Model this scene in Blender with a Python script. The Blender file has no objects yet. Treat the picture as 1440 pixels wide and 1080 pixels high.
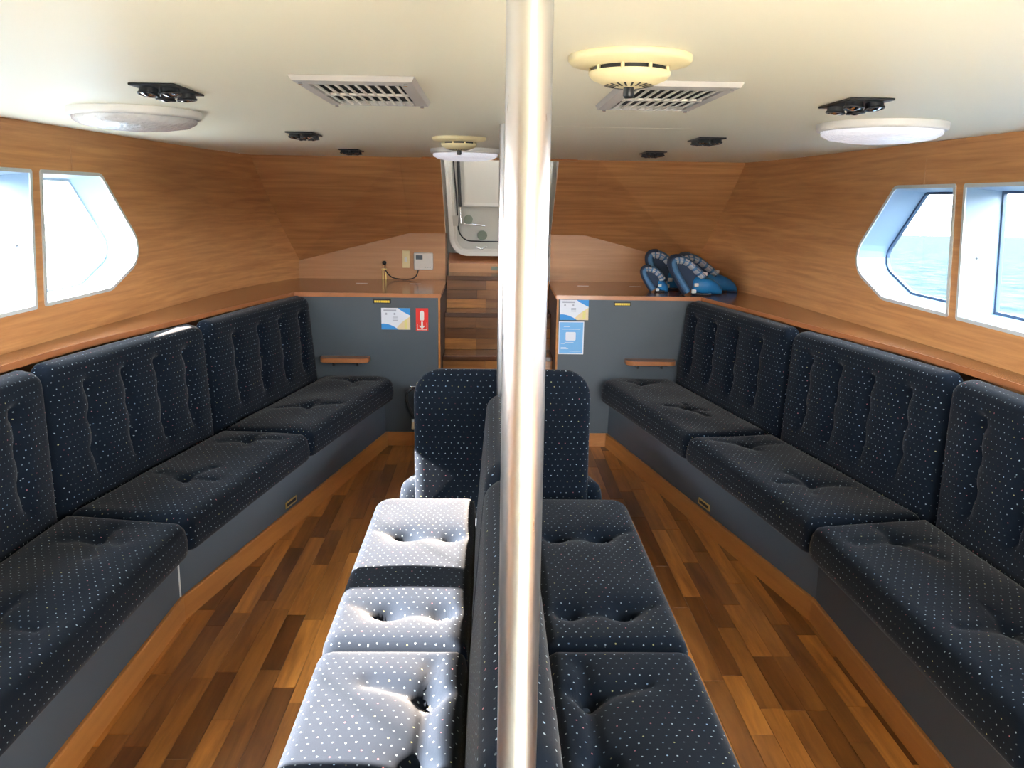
import bpy, bmesh, math, random
import numpy as np
from mathutils import Matrix, Vector
from mathutils.geometry import delaunay_2d_cdt
random.seed(7)
scene = bpy.context.scene
C = scene.collection

# ---------------------------------------------------------------- camera, sky, sun, exposure
W_PX, F_PX = 1440.0, 1180.66
PITCH, YAW, ROLL = math.radians(12.309), math.radians(-1.516), math.radians(0.857)
fw = Vector((-math.sin(YAW)*math.cos(PITCH), math.cos(YAW)*math.cos(PITCH), -math.sin(PITCH)))
rt = Vector((math.cos(YAW), math.sin(YAW), 0)); up = rt.cross(fw)
rt2 = math.cos(ROLL)*rt + math.sin(ROLL)*up
up2 = -math.sin(ROLL)*rt + math.cos(ROLL)*up
cam_d = bpy.data.cameras.new('camera'); cam = bpy.data.objects.new('camera', cam_d); C.objects.link(cam)
cam_d.sensor_width = 36.0; cam_d.lens = F_PX/W_PX*36.0; cam_d.clip_start = 0.05; cam_d.clip_end = 5000
M = Matrix.Identity(4)
for i, a in enumerate((rt2, up2, -fw)):
    for j in range(3): M[j][i] = a[j]
M.translation = (-0.044, 0.0, 1.45)
cam.matrix_world = M
scene.camera = cam

SUN_ELEV = math.radians(32.0)
SUN_STRENGTH, SKY_STRENGTH, EXPOSURE = 92.0, 11.0, 1.2
world = bpy.data.worlds.new('world'); scene.world = world; world.use_nodes = True
wn = world.node_tree; wn.nodes.clear()
wo = wn.nodes.new('ShaderNodeOutputWorld'); wb = wn.nodes.new('ShaderNodeBackground')
wtc = wn.nodes.new('ShaderNodeTexCoord'); wsep = wn.nodes.new('ShaderNodeSeparateXYZ'); wr = wn.nodes.new('ShaderNodeValToRGB')
wr.color_ramp.elements[0].position = 0.0; wr.color_ramp.elements[0].color = (1.0, 0.985, 0.96, 1)
wr.color_ramp.elements[1].position = 0.55; wr.color_ramp.elements[1].color = (0.72, 0.87, 1.0, 1)
wn.links.new(wtc.outputs['Generated'], wsep.inputs[0]); wn.links.new(wsep.outputs['Z'], wr.inputs[0])
wn.links.new(wr.outputs[0], wb.inputs[0]); wb.inputs[1].default_value = SKY_STRENGTH
wn.links.new(wb.outputs[0], wo.inputs[0])
sun_d = bpy.data.lights.new('sun', 'SUN'); sun_d.energy = SUN_STRENGTH; sun_d.angle = math.radians(0.53)
sun_d.color = (1.0, 0.87, 0.74)
sun = bpy.data.objects.new('sun', sun_d); C.objects.link(sun)
sun.rotation_euler = Vector((math.cos(SUN_ELEV), 0.0, -math.sin(SUN_ELEV))).to_track_quat('-Z', 'Y').to_euler()
sun.location = (-6, 2, 6)
vs = scene.view_settings
scene.display_settings.display_device = 'sRGB'
vs.view_transform = 'Standard'; vs.look = 'None'; vs.gamma = 1.0; vs.use_curve_mapping = False
vs.exposure = EXPOSURE

# ---------------------------------------------------------------- materials
def mat_new(name):
    m = bpy.data.materials.new(name); m.use_nodes = True
    return m, m.node_tree, m.node_tree.nodes['Principled BSDF']
def plain(name, col, rough=0.5, metal=0.0, spec=0.5, coat=0.0, noise=0.0, nscale=30.0, bump=0.0, emit=None):
    m, t, b = mat_new(name)
    b.inputs['Base Color'].default_value = (*col, 1); b.inputs['Roughness'].default_value = rough
    b.inputs['Metallic'].default_value = metal; b.inputs['Specular IOR Level'].default_value = spec
    b.inputs['Coat Weight'].default_value = coat
    if noise or bump:
        tc = t.nodes.new('ShaderNodeTexCoord'); n = t.nodes.new('ShaderNodeTexNoise')
        n.inputs['Scale'].default_value = nscale; n.inputs['Detail'].default_value = 4
        t.links.new(tc.outputs['Object'], n.inputs['Vector'])
        if noise:
            mx = t.nodes.new('ShaderNodeMix'); mx.data_type = 'RGBA'
            mx.inputs[6].default_value = (*[c*(1-noise) for c in col], 1)
            mx.inputs[7].default_value = (*[min(1, c*(1+noise)) for c in col], 1)
            t.links.new(n.outputs['Fac'], mx.inputs[0]); t.links.new(mx.outputs[2], b.inputs['Base Color'])
        if bump:
            bp = t.nodes.new('ShaderNodeBump'); bp.inputs['Strength'].default_value = bump; bp.inputs['Distance'].default_value = 0.004
            t.links.new(n.outputs['Fac'], bp.inputs['Height']); t.links.new(bp.outputs[0], b.inputs['Normal'])
    return m
def wood(name, dark, light, scale, rough=0.35, coat=0.0, rand=0.0, rings=True, contrast=1.0, dark2=None):
    m, t, b = mat_new(name); L = t.links.new
    tc = t.nodes.new('ShaderNodeTexCoord'); mp = t.nodes.new('ShaderNodeMapping')
    mp.inputs['Scale'].default_value = scale
    L(tc.outputs['Object'], mp.inputs['Vector'])
    vec = mp.outputs['Vector']
    if rand:
        oi = t.nodes.new('ShaderNodeObjectInfo'); ml = t.nodes.new('ShaderNodeMath'); ml.operation = 'MULTIPLY'; ml.inputs[1].default_value = 57.0
        L(oi.outputs['Random'], ml.inputs[0])
        va = t.nodes.new('ShaderNodeVectorMath'); va.operation = 'ADD'
        L(vec, va.inputs[0]); L(ml.outputs[0], va.inputs[1]); vec = va.outputs[0]
    n1 = t.nodes.new('ShaderNodeTexNoise'); n1.inputs['Scale'].default_value = 1.0; n1.inputs['Detail'].default_value = 7; n1.inputs['Roughness'].default_value = 0.62
    n1.inputs['Distortion'].default_value = 0.6
    L(vec, n1.inputs['Vector'])
    fac = n1.outputs['Fac']
    if rings:
        n2 = t.nodes.new('ShaderNodeTexNoise'); n2.inputs['Scale'].default_value = 0.16; n2.inputs['Detail'].default_value = 1.5
        L(vec, n2.inputs['Vector'])
        mm = t.nodes.new('ShaderNodeMath'); mm.operation = 'MULTIPLY'; mm.inputs[1].default_value = 55.0; L(n2.outputs['Fac'], mm.inputs[0])
        sn = t.nodes.new('ShaderNodeMath'); sn.operation = 'SINE'; L(mm.outputs[0], sn.inputs[0])
        ad = t.nodes.new('ShaderNodeMath'); ad.operation = 'MULTIPLY_ADD'; ad.inputs[1].default_value = 0.06
        L(sn.outputs[0], ad.inputs[0]); L(fac, ad.inputs[2]); fac = ad.outputs[0]
    r = t.nodes.new('ShaderNodeValToRGB'); e = r.color_ramp.elements
    e[0].position = 0.5-0.22/contrast; e[0].color = (*dark, 1); e[1].position = 0.5+0.2/contrast; e[1].color = (*light, 1)
    L(fac, r.inputs[0]); col = r.outputs[0]
    if rand:
        r2 = t.nodes.new('ShaderNodeValToRGB'); r2.color_ramp.interpolation = 'LINEAR'
        e = r2.color_ramp.elements; e[0].color = (0.45, 0.38, 0.36, 1); e[1].color = (1.75, 1.75, 1.5, 1); e[1].position = 1.0
        k = e.new(0.4); k.color = (0.85, 0.8, 0.75, 1)
        L(oi.outputs['Random'], r2.inputs[0])
        mx = t.nodes.new('ShaderNodeMix'); mx.data_type = 'RGBA'; mx.blend_type = 'MULTIPLY'; mx.inputs[0].default_value = 1.0
        L(col, mx.inputs[6]); L(r2.outputs[0], mx.inputs[7]); col = mx.outputs[2]
    L(col, b.inputs['Base Color'])
    b.inputs['Roughness'].default_value = rough; b.inputs['Coat Weight'].default_value = coat; b.inputs['Coat Roughness'].default_value = 0.12
    bp = t.nodes.new('ShaderNodeBump'); bp.inputs['Strength'].default_value = 0.12; bp.inputs['Distance'].default_value = 0.001
    L(n1.outputs['Fac'], bp.inputs['Height']); L(bp.outputs[0], b.inputs['Normal'])
    return m
def velvet(name):
    m, t, b = mat_new(name); L = t.links.new
    uv = t.nodes.new('ShaderNodeTexCoord')
    def math_(op, a, bb=None, cc=None):
        n = t.nodes.new('ShaderNodeMath'); n.operation = op
        for i, v in enumerate((a, bb, cc)):
            if v is None: continue
            if isinstance(v, (int, float)): n.inputs[i].default_value = v
            else: L(v, n.inputs[i])
        return n.outputs[0]
    sp = t.nodes.new('ShaderNodeSeparateXYZ'); L(uv.outputs['UV'], sp.inputs[0])
    u = math_('MULTIPLY', sp.outputs[0], 1/0.0225); v = math_('MULTIPLY', sp.outputs[1], 1/0.0205)
    fv = math_('FLOOR', v)
    u2 = math_('ADD', u, math_('MULTIPLY', math_('FLOORED_MODULO', fv, 2.0), 0.5))
    fu = math_('FLOOR', u2)
    cb = t.nodes.new('ShaderNodeCombineXYZ'); L(fu, cb.inputs[0]); L(fv, cb.inputs[1])
    wnz = t.nodes.new('ShaderNodeTexWhiteNoise'); wnz.noise_dimensions = '2D'; L(cb.outputs[0], wnz.inputs['Vector'])
    sc = t.nodes.new('ShaderNodeSeparateColor'); L(wnz.outputs['Color'], sc.inputs[0])
    du = math_('SUBTRACT', math_('FRACT', u2), math_('MULTIPLY_ADD', sc.outputs[0], 0.2, 0.4))
    dv = math_('SUBTRACT', math_('FRACT', v), math_('MULTIPLY_ADD', sc.outputs[1], 0.2, 0.4))
    d2 = math_('ADD', math_('MULTIPLY', du, du), math_('MULTIPLY', dv, dv))
    dot = math_('LESS_THAN', d2, 0.0068)
    br = math_('MULTIPLY_ADD', math_('POWER', sc.outputs[2], 1.5), 0.85, 0.15)
    # dot colours: mostly white, some pink, yellow, blue
    r = t.nodes.new('ShaderNodeValToRGB'); r.color_ramp.interpolation = 'CONSTANT'
    e = r.color_ramp.elements; e[0].position = 0; e[0].color = (0.38, 0.46, 0.50, 1); e[1].position = 0.72; e[1].color = (0.5, 0.17, 0.19, 1)
    k = e.new(0.80); k.color = (0.48, 0.45, 0.2, 1); k = e.new(0.87); k.color = (0.28, 0.4, 0.55, 1)
    L(wnz.outputs['Value'], r.inputs[0])
    nz = t.nodes.new('ShaderNodeTexNoise'); nz.inputs['Scale'].default_value = 14; nz.inputs['Detail'].default_value = 5; L(uv.outputs['UV'], nz.inputs['Vector'])
    base = t.nodes.new('ShaderNodeMix'); base.data_type = 'RGBA'
    base.inputs[6].default_value = (0.0038, 0.0062, 0.0118, 1); base.inputs[7].default_value = (0.0062, 0.0104, 0.0182, 1)
    L(nz.outputs['Fac'], base.inputs[0])
    mx = t.nodes.new('ShaderNodeMix'); mx.data_type = 'RGBA'
    L(math_('MULTIPLY', dot, br), mx.inputs[0]); L(base.outputs[2], mx.inputs[6]); L(r.outputs[0], mx.inputs[7])
    L(mx.outputs[2], b.inputs['Base Color'])
    b.inputs['Roughness'].default_value = 0.95; b.inputs['Specular IOR Level'].default_value = 0.1
    b.inputs['Sheen Weight'].default_value = 0.115; b.inputs['Sheen Roughness'].default_value = 0.36
    b.inputs['Sheen Tint'].default_value = (1.0, 0.95, 0.93, 1)
    n3 = t.nodes.new('ShaderNodeTexNoise'); n3.inputs['Scale'].default_value = 900; L(uv.outputs['UV'], n3.inputs['Vector'])
    bp = t.nodes.new('ShaderNodeBump'); bp.inputs['Strength'].default_value = 0.25; bp.inputs['Distance'].default_value = 0.001
    L(n3.outputs['Fac'], bp.inputs['Height']); L(bp.outputs[0], b.inputs['Normal'])
    return m
def glass(name):
    m = bpy.data.materials.new(name); m.use_nodes = True; t = m.node_tree; t.nodes.clear()
    o = t.nodes.new('ShaderNodeOutputMaterial'); tr = t.nodes.new('ShaderNodeBsdfTransparent'); gl = t.nodes.new('ShaderNodeBsdfGlossy')
    tl = t.nodes.new('ShaderNodeBsdfTranslucent'); mx = t.nodes.new('ShaderNodeMixShader'); mx2 = t.nodes.new('ShaderNodeMixShader')
    tr.inputs[0].default_value = (0.97, 0.98, 0.98, 1); gl.inputs['Roughness'].default_value = 0.02; tl.inputs[0].default_value = (1, 1, 1, 1)
    mx.inputs[0].default_value = 0.035; mx2.inputs[0].default_value = 0.03     # translucent share puts a white glare veil into sunlit panes
    t.links.new(tr.outputs[0], mx.inputs[1]); t.links.new(gl.outputs[0], mx.inputs[2])
    t.links.new(mx.outputs[0], mx2.inputs[1]); t.links.new(tl.outputs[0], mx2.inputs[2]); t.links.new(mx2.outputs[0], o.inputs[0])
    return m
def brushed(name):
    m, t, b = mat_new(name)
    b.inputs['Base Color'].default_value = (0.58, 0.58, 0.59, 1); b.inputs['Metallic'].default_value = 1.0
    tc = t.nodes.new('ShaderNodeTexCoord'); mp = t.nodes.new('ShaderNodeMapping'); mp.inputs['Scale'].default_value = (40, 40, 4)
    n = t.nodes.new('ShaderNodeTexNoise'); n.inputs['Scale'].default_value = 3; n.inputs['Detail'].default_value = 4
    t.links.new(tc.outputs['Object'], mp.inputs[0]); t.links.new(mp.outputs[0], n.inputs['Vector'])
    mr = t.nodes.new('ShaderNodeMapRange'); mr.inputs[3].default_value = 0.24; mr.inputs[4].default_value = 0.36
    t.links.new(n.outputs['Fac'], mr.inputs[0]); t.links.new(mr.outputs[0], b.inputs['Roughness'])
    return m

WD, WL = (0.45, 0.20, 0.072), (0.66, 0.335, 0.135)
M_wall = wood('teak_side', WD, WL, (9.0, 2.0, 48.0), rough=0.38)
M_front = wood('teak_front', WD, WL, (1.8, 9.0, 48.0), rough=0.38)
M_pale = wood('teak_pale', (0.48, 0.24, 0.11), (0.60, 0.325, 0.16), (1.8, 9.0, 48.0), rough=0.4, contrast=0.8)
M_counter = wood('mahogany', (0.20, 0.066, 0.024), (0.30, 0.115, 0.045), (8, 2.2, 20), rough=0.22, coat=0.5, contrast=0.8)
M_edge = wood('edge_band', (0.34, 0.12, 0.045), (0.46, 0.18, 0.07), (8, 8, 20), rough=0.3, coat=0.3, contrast=0.7)
M_base = wood('baseboard_wood', (0.36, 0.13, 0.028), (0.50, 0.20, 0.05), (6, 2, 25), rough=0.4, contrast=0.8)
M_plank = wood('floor_plank', (0.17, 0.058, 0.012), (0.36, 0.145, 0.034), (30, 3.0, 30), rough=0.3, coat=0.25, rand=1.0)
M_splank = wood('stair_plank', (0.20, 0.075, 0.02), (0.40, 0.17, 0.05), (3.0, 30, 30), rough=0.3, coat=0.25, rand=1.0)
M_gap = plain('floor_underlay', (0.05, 0.02, 0.008), 0.7)
M_nosing = wood('stair_nosing', (0.07, 0.025, 0.012), (0.12, 0.045, 0.02), (3, 20, 20), rough=0.25, coat=0.4)
M_stairside = plain('stair_side', (0.045, 0.03, 0.03), 0.5)
M_ceil = plain('ceiling_paint', (0.83, 0.79, 0.62), 0.45, noise=0.015, nscale=2.0)
M_velvet = velvet('dotted_velvet')
M_button = plain('button_velvet', (0.02, 0.028, 0.045), 0.9)
M_grey = plain('grey_laminate', (0.066, 0.083, 0.102), 0.5, noise=0.06, nscale=5.0)
M_steel = brushed('brushed_steel')
M_alu = plain('anodised_frame', (0.62, 0.68, 0.70), 0.35, metal=0.2)
M_reveal = plain('reveal_paint', (0.26, 0.38, 0.52), 0.35)
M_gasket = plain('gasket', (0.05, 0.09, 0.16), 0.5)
M_glass = glass('window_glass')
M_white = plain('white_plastic', (0.70, 0.69, 0.66), 0.35)
M_lens = plain('prismatic_lens', (0.58, 0.57, 0.56), 0.18, bump=1.0, nscale=70.0, spec=0.8)
M_cream = plain('cream_plastic', (0.76, 0.66, 0.38), 0.4)
M_black = plain('black_plastic', (0.012, 0.014, 0.017), 0.35)
M_dark = plain('dark_void', (0.006, 0.006, 0.007), 0.8)
M_chrome = plain('chrome', (0.85, 0.86, 0.88), 0.08, metal=1.0)
M_ventgrey = plain('vent_grey', (0.46, 0.44, 0.41), 0.4)
M_ventslat = plain('vent_slat', (0.70, 0.66, 0.58), 0.4)
M_brass = plain('brass', (0.75, 0.58, 0.22), 0.3, metal=0.8)
M_yellow = plain('yellow_enamel', (0.75, 0.55, 0.05), 0.4)
M_red = plain('red_enamel', (0.55, 0.015, 0.012), 0.3)
M_signred = plain('sign_red', (0.75, 0.02, 0.012), 0.5)
M_paper = plain('paper_white', (0.72, 0.74, 0.82), 0.5)
M_ink = plain('ink_grey', (0.38, 0.40, 0.48), 0.6)
M_blueprint = plain('print_blue', (0.03, 0.27, 0.68), 0.5)
M_lightblue = plain('print_light_blue', (0.16, 0.42, 0.76), 0.5)
M_sand = plain('print_sand', (0.72, 0.58, 0.36), 0.5)
M_sandy = plain('print_yellow', (0.70, 0.62, 0.22), 0.5)
M_hatch = plain('hatch_white', (0.60, 0.58, 0.54), 0.4, noise=0.03, nscale=4)
M_hatchp = plain('hatch_panel', (0.52, 0.52, 0.49), 0.45, noise=0.03, nscale=4)
M_lcd = plain('lcd', (0.10, 0.14, 0.18), 0.2)
M_label = plain('label_green', (0.20, 0.25, 0.20), 0.6)
M_vest = plain('vest_blue', (0.012, 0.17, 0.43), 0.4, noise=0.2, nscale=25)
M_vdark = plain('vest_lining_and_shade', (0.012, 0.03, 0.07), 0.7)
M_stripe = plain('reflective_stripe', (0.42, 0.42, 0.45), 0.5)
M_bluestr = plain('strap_blue', (0.05, 0.15, 0.30), 0.6)

# ---------------------------------------------------------------- builders
def wloc(o):
    v = Vector((0, 0, 0))
    while o is not None:
        v += o.location; o = o.parent
    return v
def tag(o, label=None, cat=None, group=None, kind=None):
    if label: o['label'] = label
    if cat: o['category'] = cat
    if group: o['group'] = group
    if kind: o['kind'] = kind
    return o
def thing(name, loc, label, cat, group=None, kind=None):
    o = bpy.data.objects.new(name, None); o.empty_display_size = 0.05; C.objects.link(o); o.location = loc
    return tag(o, label, cat, group, kind)
class MB:
    def __init__(s): s.v = []; s.f = []; s.sm = []
    def add(s, vs, fs, smooth=False):
        b = len(s.v); s.v += [tuple(p) for p in vs]
        for f in fs: s.f.append(tuple(i+b for i in f)); s.sm.append(smooth)
        return s
    def box(s, x0, x1, y0, y1, z0, z1, bev=0.0):
        if bev <= 0:
            vs = [(x, y, z) for x in (x0, x1) for y in (y0, y1) for z in (z0, z1)]
            return s.add(vs, [(0, 1, 3, 2), (4, 6, 7, 5), (0, 4, 5, 1), (2, 3, 7, 6), (0, 2, 6, 4), (1, 5, 7, 3)])
        bm = bmesh.new(); bmesh.ops.create_cube(bm, size=1)
        for v in bm.verts:
            v.co = (x0+(v.co.x+.5)*(x1-x0), y0+(v.co.y+.5)*(y1-y0), z0+(v.co.z+.5)*(z1-z0))
        bmesh.ops.bevel(bm, geom=bm.edges[:], offset=bev, segments=2, affect='EDGES', profile=0.5)
        bm.verts.index_update()
        s.add([v.co[:] for v in bm.verts], [[v.index for v in f.verts] for f in bm.faces]); bm.free(); return s
    def tube(s, pts, r, n=10, cap=True, smooth=True):
        pts = [Vector(p) for p in pts]; k = len(pts)
        rs = r if isinstance(r, (list, tuple)) else [r]*k
        ref = Vector((0, 0, 1)); vs = []; prev = None
        for i, p in enumerate(pts):
            d = (pts[min(i+1, k-1)]-pts[max(i-1, 0)]).normalized()
            if prev is None:
                a = d.cross(ref); a = d.cross(Vector((1, 0, 0))) if a.length < 1e-4 else a
            else: a = prev - d*prev.dot(d)
            a.normalize(); prev = a; b = d.cross(a)
            for j in range(n):
                t = 2*math.pi*j/n; vs.append(p+(a*math.cos(t)+b*math.sin(t))*rs[i])
        fs = [(i*n+j, i*n+(j+1) % n, (i+1)*n+(j+1) % n, (i+1)*n+j) for i in range(k-1) for j in range(n)]
        s.add(vs, fs, smooth)
        if cap:
            s.add(vs[:n], [tuple(range(n))[::-1]]); s.add(vs[-n:], [tuple(range(n))])
        return s
    def lathe(s, prof, origin, n=40, axis='z', smooth=True):
        # prof: (radius, height) list along axis
        o = Vector(origin); vs = []
        for r, h in prof:
            for j in range(n):
                t = 2*math.pi*j/n; a, b = r*math.cos(t), r*math.sin(t)
                vs.append(o+Vector((a, b, h)) if axis == 'z' else (o+Vector((a, h, b)) if axis == 'y' else o+Vector((h, a, b))))
        fs = [(i*n+j, i*n+(j+1) % n, (i+1)*n+(j+1) % n, (i+1)*n+j) for i in range(len(prof)-1) for j in range(n)]
        s.add(vs, fs, smooth)
        if prof[0][0] > 1e-6: s.add(vs[:n], [tuple(range(n))])
        if prof[-1][0] > 1e-6: s.add(vs[-n:], [tuple(range(n))])
        return s
    def prism(s, poly, fn, h0, h1):
        # poly: 2D list; fn(a,b,h) -> xyz
        n = len(poly); vs = [fn(a, b, h0) for a, b in poly]+[fn(a, b, h1) for a, b in poly]
        return s.add(vs, [tuple(range(n))[::-1], tuple(range(n, 2*n))]+[(i, (i+1) % n, n+(i+1) % n, n+i) for i in range(n)])
    def ring(s, p0, p1, fn, h0, h1):
        # solid ring between two matching outlines
        n = len(p0); vs = [fn(a, b, h0) for a, b in p0]+[fn(a, b, h0) for a, b in p1]+[fn(a, b, h1) for a, b in p1]+[fn(a, b, h1) for a, b in p0]
        fs = []
        for i in range(n):
            j = (i+1) % n
            for k in range(4): fs.append((k*n+i, k*n+j, ((k+1) % 4)*n+j, ((k+1) % 4)*n+i))
        return s.add(vs, fs)
    def build(s, name, mat, parent=None, uv=None):
        off = wloc(parent) if parent is not None else Vector((0, 0, 0))
        me = bpy.data.meshes.new(name)
        me.from_pydata([tuple(Vector(p)-off) for p in s.v], [], s.f); me.update()
        me.polygons.foreach_set('use_smooth', s.sm)
        bm = bmesh.new(); bm.from_mesh(me); bmesh.ops.recalc_face_normals(bm, faces=bm.faces); bm.to_mesh(me); bm.free()
        me.materials.append(mat)
        o = bpy.data.objects.new(name, me); C.objects.link(o); o.parent = parent
        return o
def single(o, label, cat, group=None, kind=None):
    # move the origin of a one-mesh thing to its base centre
    me = o.data; co = np.empty(len(me.vertices)*3); me.vertices.foreach_get('co', co); co = co.reshape(-1, 3)
    c = np.array([(co[:, 0].min()+co[:, 0].max())/2, (co[:, 1].min()+co[:, 1].max())/2, co[:, 2].min()])
    me.vertices.foreach_set('co', (co-c).ravel()); o.location = o.location+Vector(c)
    return tag(o, label, cat, group, kind)
def round_poly(pts, rad, seg=6):
    n = len(pts); out = []
    rs = rad if isinstance(rad, (list, tuple)) else [rad]*n
    for i in range(n):
        p = Vector(pts[i]); a = (Vector(pts[i-1])-p); b = (Vector(pts[(i+1) % n])-p)
        la, lb = a.length, b.length; a.normalize(); b.normalize()
        ang = math.acos(max(-1, min(1, a.dot(b)))); d = rs[i]/math.tan(ang/2); d = min(d, la*.49, lb*.49); r = d*math.tan(ang/2)
        if r < 1e-5: out.append(tuple(p)); continue
        cen = p+(a+b).normalized()*(r/math.sin(ang/2)); s0 = p+a*d-cen; s1 = p+b*d-cen
        sw = s0.angle_signed(s1)
        for k in range(seg+1):
            t = -sw*k/seg; cs, sn = math.cos(t), math.sin(t)
            out.append((cen.x+s0.x*cs-s0.y*sn, cen.y+s0.x*sn+s0.y*cs))
    return out
def inset(poly, d):
    n = len(poly); ar = sum(poly[i][0]*poly[(i+1) % n][1]-poly[(i+1) % n][0]*poly[i][1] for i in range(n)); sg = 1 if ar > 0 else -1
    out = []
    for i in range(n):
        p = Vector(poly[i]); e0 = (p-Vector(poly[i-1])).normalized(); e1 = (Vector(poly[(i+1) % n])-p).normalized()
        n0 = Vector((-e0.y, e0.x))*sg; n1 = Vector((-e1.y, e1.x))*sg; m = n0+n1; m /= max(1e-6, m.length_squared)/2*1.0
        out.append(tuple(p+m*d*(1.0)))
    return out
def inside(poly, x, y):
    c = False; n = len(poly)
    for i in range(n):
        x0, y0 = poly[i]; x1, y1 = poly[i-1]
        if (y0 > y) != (y1 > y) and x < (x1-x0)*(y-y0)/(y1-y0)+x0: c = not c
    return c
def resample(poly, n):
    p = np.array(poly+[poly[0]]); d = np.r_[0, np.cumsum(np.hypot(*np.diff(p, axis=0).T))]
    t = np.linspace(0, d[-1], n, endpoint=False); return np.c_[np.interp(t, d, p[:, 0]), np.interp(t, d, p[:, 1])]
def seg_dist(P, a, b):
    a = np.array(a); b = np.array(b); ab = b-a; t = np.clip(((P-a)@ab)/(ab@ab+1e-12), 0, 1); q = a+t[:, None]*ab
    return np.hypot(*(P-q).T)
def box_uv(me, loc):
    # loc: local (a,b,h) coordinates per vertex in metres
    uvl = me.uv_layers.new(name='UVMap'); d = np.zeros((len(me.loops), 2)); nv = loc
    for p in me.polygons:
        vi = list(p.vertices); q = nv[vi]
        nrm = np.zeros(3)
        for i in range(len(vi)): nrm += np.cross(q[i], q[(i+1) % len(vi)])
        ax = int(np.argmax(np.abs(nrm)*np.array([0.75, 0.75, 1.0])))
        ab = {2: (0, 1), 0: (1, 2), 1: (0, 2)}[ax]
        d[p.loop_start:p.loop_start+p.loop_total] = q[:, ab]
    uvl.data.foreach_set('uv', d.ravel())
def cushion(name, quad, z0, z1, redge, crad, fn, parent, buttons=(), creases=(), crown=0.012, dim=0.028, dsig=0.032, cdep=0.010, csig=0.016, sag=0.004, seed=0, two_sided=None, N=176):
    out = resample(round_poly(quad, crad, 8), N); cen = out.mean(0)
    ts = [1, .993, .983, .97, .953, .932, .907, .878, .845, .81, .773, .735, .695, .655, .615, .575, .535, .495, .455, .415, .375, .335, .295, .255, .215, .175, .13, .085, .04]
    def rings_pts(tl): return np.concatenate([cen+(out-cen)*t for t in tl])
    P = rings_pts(ts); P = np.r_[P, cen[None]]
    d = np.full(len(P), 9.0)
    for i in range(N): d = np.minimum(d, seg_dist(P, out[i], out[(i+1) % N]))
    rr = np.random.RandomState(seed)
    x = np.clip(1-d/redge, 0, 1)
    wob = np.zeros(len(P))
    for k in range(6):
        w = rr.uniform(4, 13, 2)*rr.choice([-1, 1], 2); wob += np.sin(P@w+rr.uniform(0, 6.28))/6
    fade = np.clip(d/0.09, 0, 1)
    relief = crown*(1-np.exp(-d/0.10))+sag*wob*fade
    for b in buttons:
        q = np.hypot(*(P-np.array(b)).T); relief -= fade*(dim*np.exp(-(q/dsig)**2)+dim*.35*np.exp(-(q/(dsig*2.6))**2))
    cr = np.zeros(len(P))
    for a, b in creases:
        q = seg_dist(P, a, b); cr = np.maximum(cr, np.exp(-(q/csig)**2)+0.5*np.exp(-(q/(csig*2.6))**2))
    relief -= cdep*cr*fade
    if two_sided is None:
        h = z1-redge*(1-np.sqrt(1-x*x))+relief
        V = np.c_[P, h]; n = len(ts); fs = []
        for i in range(n-1):
            for j in range(N):
                k = (j+1) % N; fs.append((i*N+j, i*N+k, (i+1)*N+k, (i+1)*N+j))
        c0 = len(P)-1
        for j in range(N): fs.append(((n-1)*N+j, (n-1)*N+(j+1) % N, c0))
        base = len(V); nrm = out-cen; nrm /= np.linalg.norm(nrm, axis=1)[:, None]
        zs = [z1-redge-(z1-redge-z0)*.33, z1-redge-(z1-redge-z0)*.66, z0+.006, z0]; of = [.006, .006, 0, -.008]
        for zz, o_ in zip(zs, of): V = np.r_[V, np.c_[out+nrm*o_, np.full(N, zz)]]
        prev = 0
        for r_ in range(4):
            b0 = base+r_*N
            for j in range(N):
                k = (j+1) % N; fs.append((b0+j, b0+k, prev+k, prev+j))
            prev = b0
        fs.append(tuple(prev+j for j in range(N))[::-1])
    else:
        half = two_sided(P)
        h = (half+relief)*np.sqrt(np.clip(1-x*x, 0, 1))
        n = len(ts); fs = []; V = np.r_[np.c_[P, h], np.c_[P, -h]]; o2 = len(P)
        for sgn, ofs in ((1, 0), (-1, o2)):
            for i in range(n-1):
                for j in range(N):
                    k = (j+1) % N; f = (ofs+i*N+j, ofs+i*N+k, ofs+(i+1)*N+k, ofs+(i+1)*N+j); fs.append(f)
            for j in range(N): fs.append((ofs+(n-1)*N+j, ofs+(n-1)*N+(j+1) % N, ofs+o2-1))
    off = wloc(parent) if parent is not None else Vector((0, 0, 0))
    me = bpy.data.meshes.new(name)
    me.from_pydata([tuple(Vector(fn(*v))-off) for v in V], [], fs); me.update()
    box_uv(me, V)
    me.polygons.foreach_set('use_smooth', [True]*len(me.polygons))
    bm = bmesh.new(); bm.from_mesh(me)
    if two_sided is not None: bmesh.ops.remove_doubles(bm, verts=bm.verts, dist=1e-6)
    bmesh.ops.recalc_face_normals(bm, faces=bm.faces); bm.to_mesh(me); bm.free()
    me.materials.append(M_velvet)
    o = bpy.data.objects.new(name, me); C.objects.link(o); o.parent = parent
    bt = []
    for b in buttons:
        i = int(np.argmin(np.hypot(*(P-np.array(b)).T))); bt.append((b[0], b[1], h[i]))
    return o, bt
BUTTON = None
def button_at(p, nrm, parent, r=0.011):
    global BUTTON
    if BUTTON is None:
        m = MB().lathe([(0.0, .45), (.5, .4), (.85, .22), (1.0, 0.0), (.9, -.3)], (0, 0, 0), n=12)
        o = m.build('button', M_button); BUTTON = o.data; bpy.data.objects.remove(o)
    o = bpy.data.objects.new('button', BUTTON); C.objects.link(o); o.parent = parent
    o.location = Vector(p)-wloc(parent); o.scale = (r, r, r)
    o.rotation_euler = Vector(nrm).to_track_quat('Z', 'Y').to_euler()
    return o
XYZ = lambda a, b, h: (a, b, h)

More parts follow.
